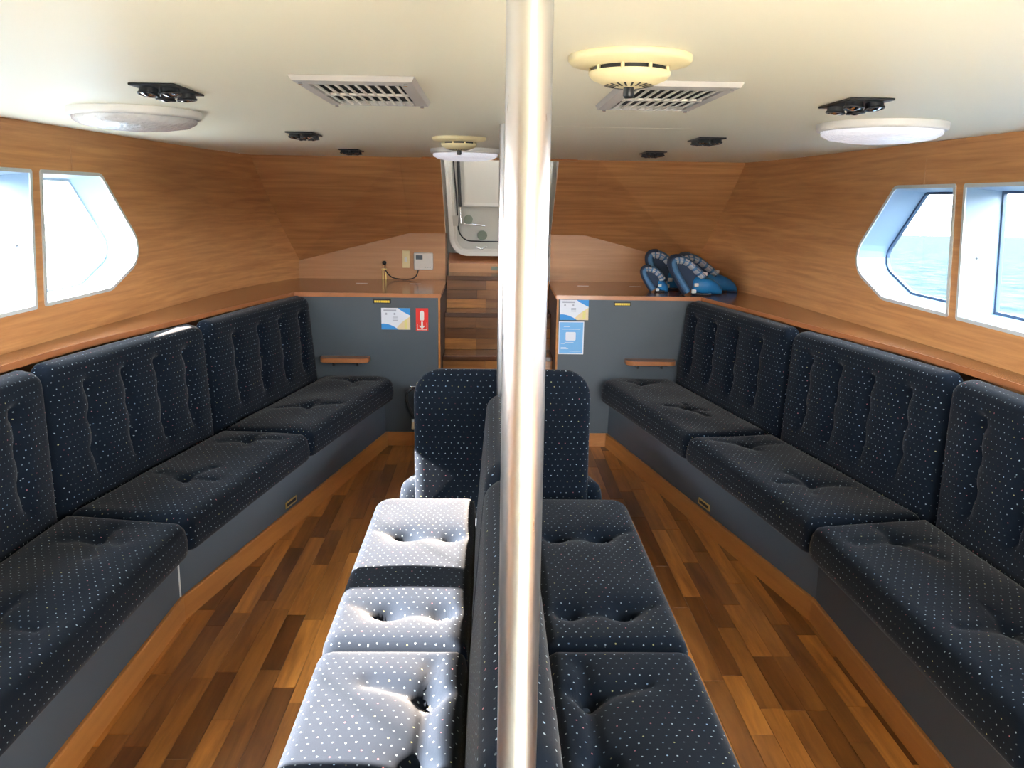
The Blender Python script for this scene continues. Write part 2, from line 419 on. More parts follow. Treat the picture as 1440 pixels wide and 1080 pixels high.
# ---------------------------------------------------------------- layout curves (metres, X across, Y forward)
ZC = 1.695
WY = [-3, -2, -1, 0, 1, 2, 2.8, 3.3, 3.6, 4.15, 4.6, 4.95, 5.2, 5.5, 5.78]
WX = [1.74, 1.74, 1.74, 1.74, 1.735, 1.725, 1.70, 1.675, 1.66, 1.63, 1.605, 1.565, 1.515, 1.435, 1.337]
yy = np.linspace(-3, 5.78, 900); xx = np.interp(yy, WY, WX); ker = np.ones(41)/41; xs_ = np.convolve(np.pad(xx, 20, mode='edge'), ker, 'valid')
xs_ = np.where(yy > 5.6, xx, xs_)
def wall_x(y, z): return float(np.interp(y, yy, xs_))-0.04*(z-0.915)
SY = [-3, 0, 2.0, 2.5, 2.7, 3.07, 3.55, 3.95, 4.87]; SX = [1.615, 1.615, 1.612, 1.602, 1.592, 1.555, 1.46, 1.378, 1.185]
def shelf_x(y): return float(np.interp(y, SY, SX))
AFT = -1.3
SIDE = {-1: 'thermostat side', 1: 'life vest side'}
SNAME = {-1: 'left', 1: 'right'}

# ---------------------------------------------------------------- sea outside
ray = fw + (1420-720)/F_PX*rt2 - (331-540)/F_PX*up2; ray.normalize()
trim_angle = math.atan2(-ray.z, ray.y)      # the boat rides slightly bow up: the sea plane tilts about the beam axis
m_sea = bpy.data.materials.new('sea_water'); m_sea.use_nodes = True; t = m_sea.node_tree; t.nodes.clear()
so = t.nodes.new('ShaderNodeOutputMaterial'); sd = t.nodes.new('ShaderNodeBsdfDiffuse'); sg = t.nodes.new('ShaderNodeBsdfGlossy'); sm = t.nodes.new('ShaderNodeMixShader')
sm.inputs[0].default_value = 0.004; sg.inputs['Roughness'].default_value = 0.4
tc = t.nodes.new('ShaderNodeTexCoord'); n1 = t.nodes.new('ShaderNodeTexNoise'); n1.inputs['Scale'].default_value = 0.9; n1.inputs['Detail'].default_value = 8; n1.inputs['Roughness'].default_value = 0.65
mp = t.nodes.new('ShaderNodeMapping'); mp.inputs['Scale'].default_value = (1.0, 0.45, 1.0)
bp = t.nodes.new('ShaderNodeBump'); bp.inputs['Strength'].default_value = 1.0; bp.inputs['Distance'].default_value = 0.5
sr_ = t.nodes.new('ShaderNodeValToRGB'); sr_.color_ramp.elements[0].position = 0.38; sr_.color_ramp.elements[0].color = (0.0012, 0.0092, 0.0120, 1)
sr_.color_ramp.elements[1].position = 0.66; sr_.color_ramp.elements[1].color = (0.0170, 0.0215, 0.0220, 1)  # paler end of the ramp paints sparkle onto the waves
t.links.new(tc.outputs['Object'], mp.inputs[0]); t.links.new(mp.outputs[0], n1.inputs['Vector']); t.links.new(n1.outputs['Fac'], bp.inputs['Height'])
t.links.new(bp.outputs[0], sd.inputs['Normal']); t.links.new(bp.outputs[0], sg.inputs['Normal']); t.links.new(n1.outputs['Fac'], sr_.inputs[0]); t.links.new(sr_.outputs[0], sd.inputs['Color'])
t.links.new(sd.outputs[0], sm.inputs[1]); t.links.new(sg.outputs[0], sm.inputs[2]); t.links.new(sm.outputs[0], so.inputs[0])
S = 1500
sea = MB().add([(-S, -S, 0), (S, -S, 0), (S, S, 0), (-S, S, 0)], [(0, 1, 2, 3)]).build('sea', m_sea)
sea.location = (0, 0, -1.1); sea.rotation_euler = (-trim_angle, 0, 0)
tag(sea, 'choppy pale turquoise sea water outside the windows', 'sea', kind='stuff')

# ---------------------------------------------------------------- room shell
# floor with planks
FLOOR = MB().box(-1.9, 1.9, AFT, 5.95, -0.06, -0.006).build('floor', M_gap); tag(FLOOR, kind='structure', label='varnished wooden strip floor of mixed brown planks', cat='floor')
BENCH_HALF = 0.385
BBY = [-3, 1.0, 1.8, 2.72, 4.885]; BBX = [1.115, 1.115, 1.115, 1.112, 0.661]
def bb_x(y): return float(np.interp(y, BBY, BBX))
MB().box(-1.1, 1.1, AFT, .54, -.0055, 0.0).build('aft_bounce_board', plain('aft_bounce_grey', (0.42, 0.42, 0.38), 0.9), FLOOR)  # unseen floor patch added to bounce sunlight up to the ceiling
PW = 0.066; plank_meshes = {}
def plank_mesh(length):
    k = round(length, 3)
    if k not in plank_meshes:
        o = MB().box(-PW/2+.0004, PW/2-.0004, 0.0005, length-.0005, -0.006, 0.0, bev=0.0011).build('plank', M_plank); plank_meshes[k] = o.data; bpy.data.objects.remove(o)
    return plank_meshes[k]
rp = random.Random(21)
ncol = int(1.14/PW)
for ci in range(-ncol, ncol+1):
    cx = ci*PW
    inner = abs(cx) < BENCH_HALF-PW/2
    y = (0.95 if not inner else 3.2) - rp.random()*0.4
    if inner: y = 4.02
    ymax = 4.885
    while y < ymax:
        ln = rp.choice([0.30, 0.36, 0.42, 0.48, 0.54, 0.66])
        if y+ln > ymax-0.06: ln = ymax-y
        if abs(cx)-PW/2 < bb_x(y)+0.01:
            o = bpy.data.objects.new('plank', plank_mesh(ln)); C.objects.link(o); o.parent = FLOOR; o.location = (cx, y, 0.0)
        y += ln
    if inner: continue
CEIL = None
def ceil_outline():
    ys = list(np.linspace(AFT, 5.195, 60)); L_ = [(-wall_x(y, ZC), y) for y in ys]; R_ = [(wall_x(y, ZC), y) for y in ys]
    return L_+R_[::-1]
CEIL = MB().prism(ceil_outline(), XYZ, ZC, ZC+.04).build('ceiling', M_ceil); tag(CEIL, kind='structure', label='smooth cream painted cabin ceiling', cat='ceiling')
tr = MB().box(0.05, 0.62, 2.925, 2.935, ZC-.0006, ZC+.002).build('trim_1', M_ceil); tag(tr, 'thin raised seam across the cream ceiling', 'trim', kind='structure')

# windows, given in (y, z) on the side walls
WIN = [
 ([(3.125, 1.535), (3.555, 1.536), (3.938, 1.187), (3.60, 1.053), (3.105, 1.045)], [.012, .06, .095, .10, .012]),
 ([(2.185, 1.533), (3.075, 1.535), (3.055, 1.043), (2.185, 1.036)], .012),
 ([(1.335, 1.533), (2.125, 1.533), (2.125, 1.036), (1.335, 1.036)], .012),
 ([(0.475, 1.533), (1.275, 1.533), (1.275, 1.036), (0.475, 1.036)], .012),
 ([(-0.385, 1.533), (0.415, 1.533), (0.415, 1.036), (-0.385, 1.036)], .012),
]
WIN = [round_poly(p, r, 5) for p, r in WIN]
def build_wall(s):
    outline = [(AFT, 0.0), (5.78, 0.0), (5.78, 1.02), (5.19, ZC), (AFT, ZC)]
    vs, es = [], []
    def loop(p):
        b0 = len(vs); vs.extend(Vector(q) for q in p); es.extend((b0+i, b0+(i+1) % len(p)) for i in range(len(p)))
    dense = []
    for i in range(len(outline)):
        a, b_ = Vector(outline[i]), Vector(outline[(i+1) % len(outline)]); k = max(1, int((b_-a).length/0.12))
        dense += [tuple(a+(b_-a)*j/k) for j in range(k)]
    loop(dense); holes = [inset(p, .012) for p in WIN]
    for p in holes: loop(p)
    for y in np.arange(AFT+.1, 5.7, .11):
        for z in np.arange(.1, 1.62, .2):
            if inside(outline, y, z) and not any(inside(p, y, z) for p in WIN): vs.append(Vector((y, z)))
    r = delaunay_2d_cdt(vs, es, [], 0, 1e-5)
    V, F = r[0], r[2]; keep = []
    for f in F:
        cx = sum(V[i].x for i in f)/3; cz = sum(V[i].y for i in f)/3
        if inside(outline, cx, cz) and not any(inside(p, cx, cz) for p in holes): keep.append(tuple(f))
    mb = MB().add([(s*wall_x(v.x, v.y), v.x, v.y) for v in V], keep, True)
    w = mb.build('wall_'+SNAME[s], M_wall)
    for p in w.data.polygons:      # face the cabin
        pass
    tag(w, 'teak veneer side wall with windows, '+('beside the thermostat' if s < 0 else 'behind the life vests'), 'wall', kind='structure')
    return w
wi = 0
for s in (-1, 1):
    build_wall(s)
    for k, p in enumerate(WIN):
        wi += 1
        yc = sum(q[0] for q in p)/len(p)
        name = 'window_%d' % wi
        t_ = thing(name, (s*wall_x(yc, 1.04), yc, 1.04), ('six sided forward window' if k == 0 else ['', 'rectangular window next to the six sided window', 'second rectangular window behind the six sided one', 'third rectangular window behind the six sided one', 'fourth rectangular window behind the six sided one'][k])+' on the '+SIDE[s], 'window', 'cabin side windows', 'structure')
        n = len(p)
        def fn(a, b_, h, s=s): return (s*(wall_x(a, b_)+h), a, b_)
        op = inset(p, .014); gp = inset(p, .026)
        MB().ring(p, op, fn, -.005, .004).build('window_frame', M_alu, t_)
        rv = MB().add([fn(a, b_, .0) for a, b_ in op]+[fn(a, b_, .125) for a, b_ in gp], [(i, (i+1) % n, n+(i+1) % n, n+i) for i in range(n)])
        rv.build('window_reveal', M_reveal, t_)
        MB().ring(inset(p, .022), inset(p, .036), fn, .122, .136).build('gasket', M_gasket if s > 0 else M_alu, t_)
        g = MB().add([fn(a, b_, .130) for a, b_ in inset(p, .030)], [tuple(range(n))]).build('glass_pane', M_glass, t_)
        if k == 1:
            for zz in (1.51, 1.05):
                pass
            MB().lathe([(.004, 0), (.004, .003), (0, .003)], fn(3.03, 1.27, .04), n=10, axis='y').build('screw', M_black, t_)
# veneer joints above the windows
for i, s in enumerate((-1, 1)):
    tag(MB().box(min(s*(wall_x(3.34, 1.6)-.0015), s*(wall_x(3.34, 1.6)+.004)), max(s*(wall_x(3.34, 1.6)-.0015), s*(wall_x(3.34, 1.6)+.004)), 3.338, 3.342, 1.53, ZC-.002).build('trim_%d' % (i+2), M_pale),
        'pale veneer joint line above the six sided window on the '+SIDE[s], 'trim', kind='structure')

# forward wall: pale upright panels and dark sloping panels, each side of the hatch
YF, YT, XI = 5.75, 5.19, 0.356
WS = thing('wall_front', (0, YT, 1.2), 'dark teak veneer bulkhead sloping up to the ceiling around the hatch', 'wall', kind='structure')
for s in (-1, 1):
    up_ = MB().prism([(s*XI, 0.0), (s*1.345, 0.0), (s*1.345, 1.034), (s*.595, 1.228), (s*XI, 1.230)], lambda a, b_, h: (a, YF+h, b_), 0, .02).build('wall_front', M_pale)
    tag(up_, 'pale flat veneer wall panel behind the counter on the '+SIDE[s], 'wall', kind='structure')
    MB().box(min(s*XI, s*(XI-.012)), max(s*XI, s*(XI-.012)), YF+.0, YF+.04, .85, 1.23).build('edge_post', M_nosing, up_)
    A = (s*XI, YT, ZC); B = (s*.60, YT, ZC); Cc = (s*1.50, YT, ZC); D = (s*1.36, YF+.01, 1.03); E_ = (s*.595, YF+.002, 1.228); F_ = (s*XI, YF+.002, 1.230)
    def sl(pts, name):
        off = Vector((0, .014, .014))
        n = len(pts); mb = MB().add([Vector(p) for p in pts]+[Vector(p)+off for p in pts], [tuple(range(n)), tuple(range(n, 2*n))[::-1]]+[(i, (i+1) % n, n+(i+1) % n, n+i) for i in range(n)])
        return mb.build(name, M_front, WS)
    sl([A, B, E_, F_], 'sloping_panel'); sl([B, Cc, D], 'sloping_panel'); sl([B, D, E_], 'sloping_panel')
    # white cheeks added against light leaks, unseen tops raised to block the sun
    MB().add([(s*.397, YT, ZC+.004), (s*.397, YT+.012, ZC+.002), (s*.397, YF+.012, 1.238), (s*.397, YF+.03, 1.235), (s*.397, YF+.03, 0.0), (s*.397, 5.99, 0.0), (s*.397, 5.99, 2.38), (s*.397, YT, 2.38)], [tuple(range(8))]).build('hatch_cheek_baffle', M_hatch, WS)
    MB().box(min(s*XI, s*.397), max(s*XI, s*.397), YF+.0205, YF+.03, 0, 1.23).build('cheek_post', M_nosing, WS)
MB().box(-.397, .397, YT, 5.78, 2.36, 2.38).build('trunk_light_shield', M_hatch, WS)  # unseen cover added to cut the daylight falling on the hatch door
MB().box(-.40, .40, 5.97, 5.99, 0.0, 2.38).build('trunk_back', M_hatch, WS)
MB().add([(-.397, YT, ZC), (.397, YT, ZC), (.397, YT, 2.38), (-.397, YT, 2.38)], [(0, 1, 2, 3)]).build('trunk_front', M_hatch, WS)
# trim boards at the ceiling above the hatch
HT = MB().box(-.46, .46, 5.10, 5.16, ZC-.012, ZC-.0005, bev=.003).build('trim_4', M_base); tag(HT, 'flat brown wooden trim board on the ceiling above the hatch', 'trim', kind='structure')
# unseen aft wall; its opening is added to admit light, offset for the pole
WB = MB()
WB.box(-1.76, .25, AFT-.04, AFT, 0, ZC); WB.box(1.45, 1.76, AFT-.04, AFT, 0, ZC); WB.box(.25, 1.45, AFT-.04, AFT, 1.6, ZC)
tag(WB.build('wall_back', M_ceil), 'pale painted aft bulkhead with an added wide opening for daylight', 'wall', kind='structure')
M_bouncedeck = plain('bounce_deck_paint', (0.62, 0.60, 0.56), 0.7, noise=0.04, nscale=3)
dk = MB().box(-1.9, 1.9, -5.5, AFT-.041, -.08, -.006).build('floor', M_bouncedeck); tag(dk, 'unseen pale aft deck added to bounce light to the ceiling', 'deck', kind='structure')  # added out of view, reflects sun through the aft opening

# ---------------------------------------------------------------- stairs
ST = thing('staircase', (0, 4.93, 0), 'narrow wooden stairs of parquet strips climbing to the hatch', 'stairs')
steps = [(4.94, 0.0, .285), (5.10, .285, .514), (5.33, .514, .75), (5.56, .75, .963)]
rs = random.Random(5); smesh = {}
def splank(ln, h):
    k = (round(ln, 3), round(h, 3))
    if k not in smesh:
        o = MB().box(0.0006, ln-.0006, -.006, 0, .0006, h-.0006, bev=.001).build('plank', M_splank); smesh[k] = o.data; bpy.data.objects.remove(o)
    return smesh[k]
SW = .338
for i, (y0, za, zb) in enumerate(steps):
    yn = steps[i+1][0] if i < 3 else 5.83
    MB().box(-SW, SW, y0, yn, max(0, za-.02), zb-.012).build('step_block', M_gap, ST)
    MB().box(-SW, SW, y0-.018, y0+.03, zb-.03, zb, bev=.004).build('nosing', M_nosing, ST)
    MB().box(-SW, SW, y0+.03, yn-.001, zb-.012, zb).build('tread', M_nosing, ST)
    rows = 3; hh = (zb-.03-za)/rows
    for r in range(rows):
        x = -SW
        while x < SW-.01:
            ln = rs.choice([.14, .20, .26, .36]); ln = SW-x if x+ln > SW-.07 else ln
            o = bpy.data.objects.new('plank', splank(ln, hh)); C.objects.link(o); o.parent = ST
            o.location = Vector((x, y0, za+r*hh))-ST.location; x += ln
o = MB().box(-SW, SW, 5.83, 5.85, .963, 1.025).build('sill_riser', M_pale, ST)
MB().box(-.045, .0, 5.826, 5.83, .98, 1.005).build('label_plate', M_label, ST)
MB().add([(-SW, 5.83, 1.025), (SW, 5.83, 1.025), (SW, 5.92, 1.09), (-SW, 5.92, 1.09)], [(0, 1, 2, 3)]).build('sill_slope', M_counter, ST)

# ---------------------------------------------------------------- hatch door
HD = thing('hatch_door', (0, 5.86, 1.07), 'white rounded hatch door at the head of the stairs', 'hatch door')
hb = Vector((0, 5.86, 1.075)); hv = Vector((0, 0.03, 0.98)); hl = hv.length; hv.normalize(); hn = Vector((0, -hv.z, hv.y))
def hf(a, b_, h):
    p = hb+Vector((a, 0, 0))+hv*b_+hn*h; return tuple(p)
o0 = round_poly([(-.322, 0), (.322, 0), (.395, hl), (-.395, hl)], [.12, .12, .05, .05], 10)
o1 = inset(o0, .028); o2 = inset(o0, .046)
MB().ring(o0, o1, hf, -.03, .012).build('rim', M_white, HD)
MB().ring(o1, o2, hf, -.05, -.004).build('seal', M_hatch, HD)
MB().prism(inset(o0, .04), hf, -.06, -.035).build('door_panel', M_hatchp, HD)
MB().prism([(-.23, .36), (.26, .36), (.28, .90), (-.25, .90)], hf, -.036, -.024).build('raised_panel', M_hatch, HD)
MB().prism([(-.24, .335), (.28, .335), (.28, .36), (-.24, .36)], hf, -.036, -.020).build('ledge', M_white, HD)
MB().tube([hf(-.278, .88, .0), hf(-.274, .62, -.005), hf(-.262, .33, -.01)], [.011, .011, .011], 8).build('gas_strut', M_black, HD)
MB().tube([hf(-.262, .33, -.01), hf(-.255, .22, -.012)], .005, 8).build('strut_rod', M_chrome, HD)
cab = [hf(-.325, .88, -.01), hf(-.305, .6, -.012), hf(-.285, .35, -.012), hf(-.275, .2, -.012)]
for k in range(9):
    t_ = k/8*math.pi/2; cab.append(hf(-.275+.09*(1-math.cos(t_))+.0, .2-.10*math.sin(t_), -.012))
cab += [hf(-.1, .098, -.012), hf(.05, .098, -.012)]
MB().tube(cab, .005, 6).build('cable', M_black, HD)
MB().prism([(-.325, .2), (-.275, .2), (-.275, .27), (-.325, .27)], hf, -.02, .01).build('hinge_bracket', M_ventgrey, HD)
MB().lathe([(.03, -.01), (.032, .0), (.024, .012), (0, .016)], hf(-.205, .245, -.005), n=16, axis='y').build('knob', M_label, HD)
MB().lathe([(.03, -.01), (.034, .0), (.026, .012), (0, .016)], hf(-.11, .14, -.015), n=16, axis='y').build('knob', M_label, HD)
MB().tube([hf(-.235, .215, 0), hf(-.15, .21, 0), hf(-.09, .202, 0)], .005, 6).build('lever', M_chrome, HD)
MB().tube([hf(-.15, .06, 0), hf(-.11, .045, 0), hf(-.075, .065, 0)], .005, 6).build('hook', M_chrome, HD)

# ---------------------------------------------------------------- cabinets, counters
YD = 4.885
for s in (-1, 1):
    def mx(a, b_): return (min(a, b_), max(a, b_))
    cb = thing('cabinet', (s*.75, YD, 0), 'charcoal grey forward cabinet with '+('the fire extinguisher sign' if s < 0 else 'the small blue poster'), 'cabinet', 'forward cabinets')
    x0, x1 = mx(s*.352, s*1.24)
    MB().box(x0, x1, YD, YD+.018, 0.0, .893).build('front_panel', M_grey, cb)
    x0, x1 = mx(s*.340, s*.3515)
    MB().box(x0, x1, YD-.003, YD+.018, 0.0, .893, bev=.002).build('edge_strip', M_base, cb)
    x0, x1 = mx(s*.340, s*.356)
    MB().box(x0, x1, YD+.0185, 5.73, 0.0, .893).build('side_panel', M_stairside, cb)
    x0, x1 = mx(s*.355, s*.64)
    h_ = MB(); xh = s*.677 if s < 0 else .725
    h_.box(xh-.052, xh+.052, YD-.004, YD, .856, .884, bev=.002); hp = h_.build('recessed_pull', M_black, cb)
    g_ = MB()
    for q in range(7): g_.box(xh-.044+q*.0127, xh-.044+q*.0127+.011, YD-.0065, YD-.0035, .862, .874)
    g_.build('yellow_grip', M_yellow, hp)
    x0, x1 = mx(s*.352, s*.672)
    bb = MB().box(x0, x1, YD-.010, YD-.0005, 0.0, .085, bev=.002).build('baseboard_front' if s < 0 else 'baseboard_front', M_base)
    tag(bb, 'orange wooden baseboard under the cabinet on the '+SIDE[s], 'baseboard', kind='structure')
    # counter top continuing as the shelf behind the sofa
    ys = [y for y in np.linspace(AFT+.02, 4.87, 60)]
    poly = [(s*.335, YD-.012), (s*1.18, YD-.012)]+[(s*shelf_x(y), y) for y in ys[::-1]]+[(s*(wall_x(y, .915)-.003), y) for y in list(ys)+[5.1, 5.3, 5.5, 5.6, 5.74]]+[(s*.345, 5.748)]
    ct = MB().prism(poly, XYZ, .894, .917).build('counter_top', M_counter)
    single(ct, 'glossy mahogany counter and window shelf running along the '+SIDE[s], 'counter', 'wooden counters')
    # edge band as part of the counter
    eb = MB(); P_ = [Vector((*poly[i], 0)) for i in range(2+len(ys))]
    pin = [Vector((p.x, p.y, 0)) for p in P_]
    def offs(i, d):
        a = pin[max(i-1, 0)]; b_ = pin[min(i+1, len(pin)-1)]; tdir = (b_-a).normalized(); nn = Vector((-tdir.y, tdir.x, 0))*(-s)
        return pin[i]+nn*d*(-1)
    vs_ = []
    for i in range(len(pin)):
        q = offs(i, -.004)
        vs_ += [(pin[i].x, pin[i].y, .8935), (q.x, q.y, .8935), (q.x, q.y, .9165), (pin[i].x, pin[i].y, .9165)]
    fs_ = [(i*4+k, i*4+(k+1) % 4, i*4+4+(k+1) % 4, i*4+4+k) for i in range(len(pin)-1) for k in range(4)]
    eb.add(vs_, fs_).build('edge_band', M_edge, ct)
    for xa in ((-.876, -.534) if s < 0 else (.55, .89)):
        MB().box(xa-.036, xa+.036, 5.43, 5.448, .917, .9178).build('white_strip', M_white, ct)  # thin white strips lying on the counter top
    # fold-down tray
    xt0, xt1 = (-1.035, -.752) if s < 0 else (.752, 1.045)
    tt = thing('folding_tray', ((xt0+xt1)/2, YD-.05, .50), 'small rounded wooden tray shelf on the cabinet front, '+SIDE[s], 'tray shelf', 'small wooden trays')
    pl = round_poly([(xt0, YD-.001), (xt0, YD-.095), (xt1, YD-.095), (xt1, YD-.001)], [.002, .05, .05, .002], 6)
    MB().prism(pl, XYZ, .520, .545).build('tray_board', M_edge, tt)
    MB().box((xt0+xt1)/2-.10, (xt0+xt1)/2+.10, YD-.05, YD-.001, .508, .5195).build('hinge', M_black, tt)
    for xb in (-.07, .07): MB().box((xt0+xt1)/2+xb-.006, (xt0+xt1)/2+xb+.006, YD-.035, YD-.001, .49, .508).build('bracket', M_black, tt)

# posters and signs on the cabinet fronts
def card(x0, x1, z0, z1, label, s):
    t_ = thing('info_card', ((x0+x1)/2, YD-.001, z0), label, 'poster', 'printed information cards')
    w, h = x1-x0, z1-z0
    fn = lambda a, b_, hh: (x0+a*w, YD-.001-hh, z0+b_*h)
    MB().prism([(0, 0), (1, 0), (1, 1), (0, 1)], fn, 0, .0012).build('paper', M_paper, t_)
    def cv(f, a0, a1, n=10): return [(a0+(a1-a0)*i/n, f(a0+(a1-a0)*i/n)) for i in range(n+1)]
    MB().prism(cv(lambda a: .28-.28*((a-.05)/.55)**2 if a > .05 else .27, 0, .60)+[(0, 0)], fn, .0013, .0016).build('blue_wave', M_blueprint, t_)
    MB().prism([(.58, 1)]+cv(lambda a: 1-.34*((a-.58)/.42)**.8 if a > .58 else 1, .58, 1)+[(1, 1)], fn, .0013, .0016).build('blue_wave', M_blueprint, t_)
    MB().prism([(.55, 0), (1, 0), (1, .62)]+cv(lambda a: .62*((a-.5)/.5)**.7 if a > .5 else 0, 1, .5), fn, .0011, .0014).build('sand_shape', M_sand, t_)
    MB().prism([(.80, .05), (.9, .05), (.9, .45), (.80, .45)], fn, .0015, .0018).build('yellow_figure', M_sandy, t_)
    MB().prism([(.08, .84), (.52, .84), (.52, .93), (.08, .93)], fn, .0015, .0018).build('heading_line', M_ink, t_)
    for k, (a, b_) in enumerate(((.14, .68), (.43, .68))): MB().prism([(a, b_), (a+.06, b_), (a+.06, b_+.1), (a, b_+.1)], fn, .0015, .0018).build('icon', M_ink, t_)
    for k in range(3): MB().prism([(.39, .42+k*.07), (.56, .42+k*.07), (.56, .455+k*.07), (.39, .455+k*.07)], fn, .0015, .0018).build('text_line', M_ink, t_)
card(-.683, -.515, .704, .830, 'small printed card beside the red fire extinguisher sign', -1)
card(.360, .527, .772, .890, 'small printed card directly above the blue poster', 1)
t_ = thing('extinguisher_sign', (-.446, YD-.001, .700), 'red sign with white fire extinguisher symbol and down arrow', 'sign')
fn = lambda a, b_, h: (-.482+a*.072, YD-.001-h, .699+b_*.132)
MB().prism([(0, 0), (1, 0), (1, 1), (0, 1)], fn, 0, .0014).build('sign_plate', M_signred, t_)
MB().prism(round_poly([(.34, .46), (.66, .46), (.66, .84), (.50, .90), (.34, .84)], .06, 4), fn, .0015, .0019).build('extinguisher_symbol', M_white, t_)
MB().prism([(.43, .40), (.43, .22), (.24, .22), (.5, .08), (.76, .22), (.57, .22), (.57, .40)], fn, .0015, .0019).build('arrow_symbol', M_white, t_)
MB().prism([(.09, .03), (.91, .03), (.91, .36), (.87, .36), (.87, .055), (.13, .055), (.13, .30), (.09, .30)], fn, .0015, .0019).build('white_border', M_white, t_)
t_ = thing('blue_poster', (.43, YD-.001, .568), 'blue poster with white border and a white square in the middle', 'poster')
fn = lambda a, b_, h: (.355+a*.149, YD-.001-h, .568+b_*.195)
MB().prism([(0, 0), (1, 0), (1, 1), (0, 1)], fn, 0, .0012).build('paper', M_paper, t_)
MB().prism([(.035, .03), (.945, .03), (.965, .975), (.03, .975)], fn, .0013, .0016).build('blue_print', M_lightblue, t_)
MB().prism(round_poly([(.28, .42), (.68, .42), (.68, .68), (.28, .68)], .04, 4), fn, .0017, .002).build('white_square', M_paper, t_)
for (a, b_, c_) in ((.14, .76, .72), (.2, .84, .25), (.25, .36, .35), (.1, .16, .3), (.1, .2, .22), (.45, .09, .45), (.1, .32, .15)):
    MB().prism([(a, b_), (a+c_, b_), (a+c_, b_+.012), (a, b_+.012)], fn, .0017, .002).build('text_line', M_paper, t_)

# fire extinguisher
fe = thing('fire_extinguisher', (-.425, YD-.075, .001), 'red fire extinguisher with black hose by the grey cabinet', 'fire extinguisher')
cx, cy = -.425, YD-.075
MB().lathe([(.0, .085), (.052, .087), (.057, .10), (.057, .30), (.048, .335), (.025, .36), (.018, .372), (0, .372)], (cx, cy, 0), n=28).build('cylinder', M_red, fe)
MB().lathe([(.018, .372), (.022, .375), (.022, .395), (.012, .405), (0, .405)], (cx, cy, 0), n=16).build('valve', M_black, fe)
MB().box(cx-.085, cx+.02, cy-.012, cy+.012, .372, .384, bev=.003).build('lever', M_chrome, fe)
MB().tube([(cx-.012, cy, .40), (cx+.0, cy, .412), (cx+.02, cy, .43)], .006, 8).build('carry_handle', M_black, fe)
rg = [(cx-.030+.014*math.cos(2*math.pi*k/16), cy-.02, .397+.014*math.sin(2*math.pi*k/16)) for k in range(17)]
MB().tube(rg, .005, 8, cap=False).build('yellow_pin_ring', M_yellow, fe)
MB().tube([(cx-.02, cy, .378), (cx-.07, cy-.01, .372), (cx-.105, cy-.01, .345), (cx-.110, cy-.01, .30), (cx-.095, cy-.01, .25), (cx-.078, cy-.005, .21), (cx-.072, cy, .185)], .0095, 10).build('hose', M_black, fe)
MB().tube([(cx-.072, cy, .185), (cx-.072, cy, .165)], .010, 10).build('hose_clip', M_white, fe)
MB().tube([(cx-.072, cy, .165), (cx-.070, cy, .125)], [.010, .014], 10).build('nozzle', M_sand, fe)
MB().lathe([(.0, .0), (.062, .0), (.062, .084), (.0, .084)], (cx, cy, 0), n=24).build('floor_stand', M_black, fe)

# switch plate, thermostat, cable, hook on the pale panel
t_ = thing('switch_plate', (-.622, YF-.004, .995), 'cream wall switch plate beside the white thermostat', 'switch')
MB().box(-.648, -.597, YF-.008, YF-.0005, .995, 1.112, bev=.003).build('plate', M_cream, t_)
MB().box(-.632, -.614, YF-.011, YF-.008, 1.035, 1.07, bev=.001).build('rocker', M_white, t_)
t_ = thing('thermostat', (-.503, YF-.015, .983), 'white wall thermostat box with grey display', 'thermostat')
MB().box(-.568, -.438, YF-.032, YF-.0005, .983, 1.100, bev=.008).build('housing', M_white, t_)
MB().box(-.553, -.508, YF-.0335, YF-.0315, 1.055, 1.083).build('display', M_lcd, t_)
for q in range(3): MB().box(-.495+q*.016, -.485+q*.016, YF-.034, YF-.0315, 1.0, 1.006).build('key', M_ventgrey, t_)
cb_pts = [(-.760, YF-.012, 1.03), (-.762, YF-.03, 1.0), (-.752, YF-.035, .97), (-.715, YF-.05, .935), (-.66, YF-.06, .924), (-.60, YF-.06, .923), (-.56, YF-.05, .935), (-.545, YF-.03, .96), (-.54, YF-.016, .984)]
cc = MB()
def smooth_path(p, n=6):
    out = []; p = [Vector(q) for q in p]
    for i in range(len(p)-1):
        p0, p1, p2, p3 = p[max(i-1, 0)], p[i], p[i+1], p[min(i+2, len(p)-1)]
        for k in range(n):
            t = k/n; out.append(.5*((2*p1)+(p2-p0)*t+(2*p0-5*p1+4*p2-p3)*t*t+(3*p1-p0-3*p2+p3)*t**3))
    return out+[p[-1]]
cc.tube(smooth_path(cb_pts), .004, 8)
single(cc.build('power_cable', M_black), 'thin black cable looping from the wall socket to the thermostat', 'cable')
t_ = thing('wall_socket', (-.767, YF-.004, 1.0), 'small socket with black plug where the thin cable starts', 'socket')
MB().box(-.785, -.750, YF-.006, YF-.0005, 1.0, 1.05, bev=.002).build('plate', M_pale, t_)
MB().lathe([(0, -.024), (.012, -.022), (.014, -.008), (.014, 0)], (-.767, YF-.006, 1.028), n=14, axis='y').build('plug', M_black, t_)
t_ = thing('coat_hook', (-.767, YF-.02, .917), 'slim brass hook standing below the wall socket', 'hook')
for dx in (-.010, .010): MB().tube([(-.767+dx, YF-.03, .9172), (-.767+dx, YF-.03, .985)], .0045, 8).build('prong', M_brass, t_)
MB().box(-.784, -.75, YF-.04, YF-.02, .985, .991).build('crossbar', M_brass, t_)

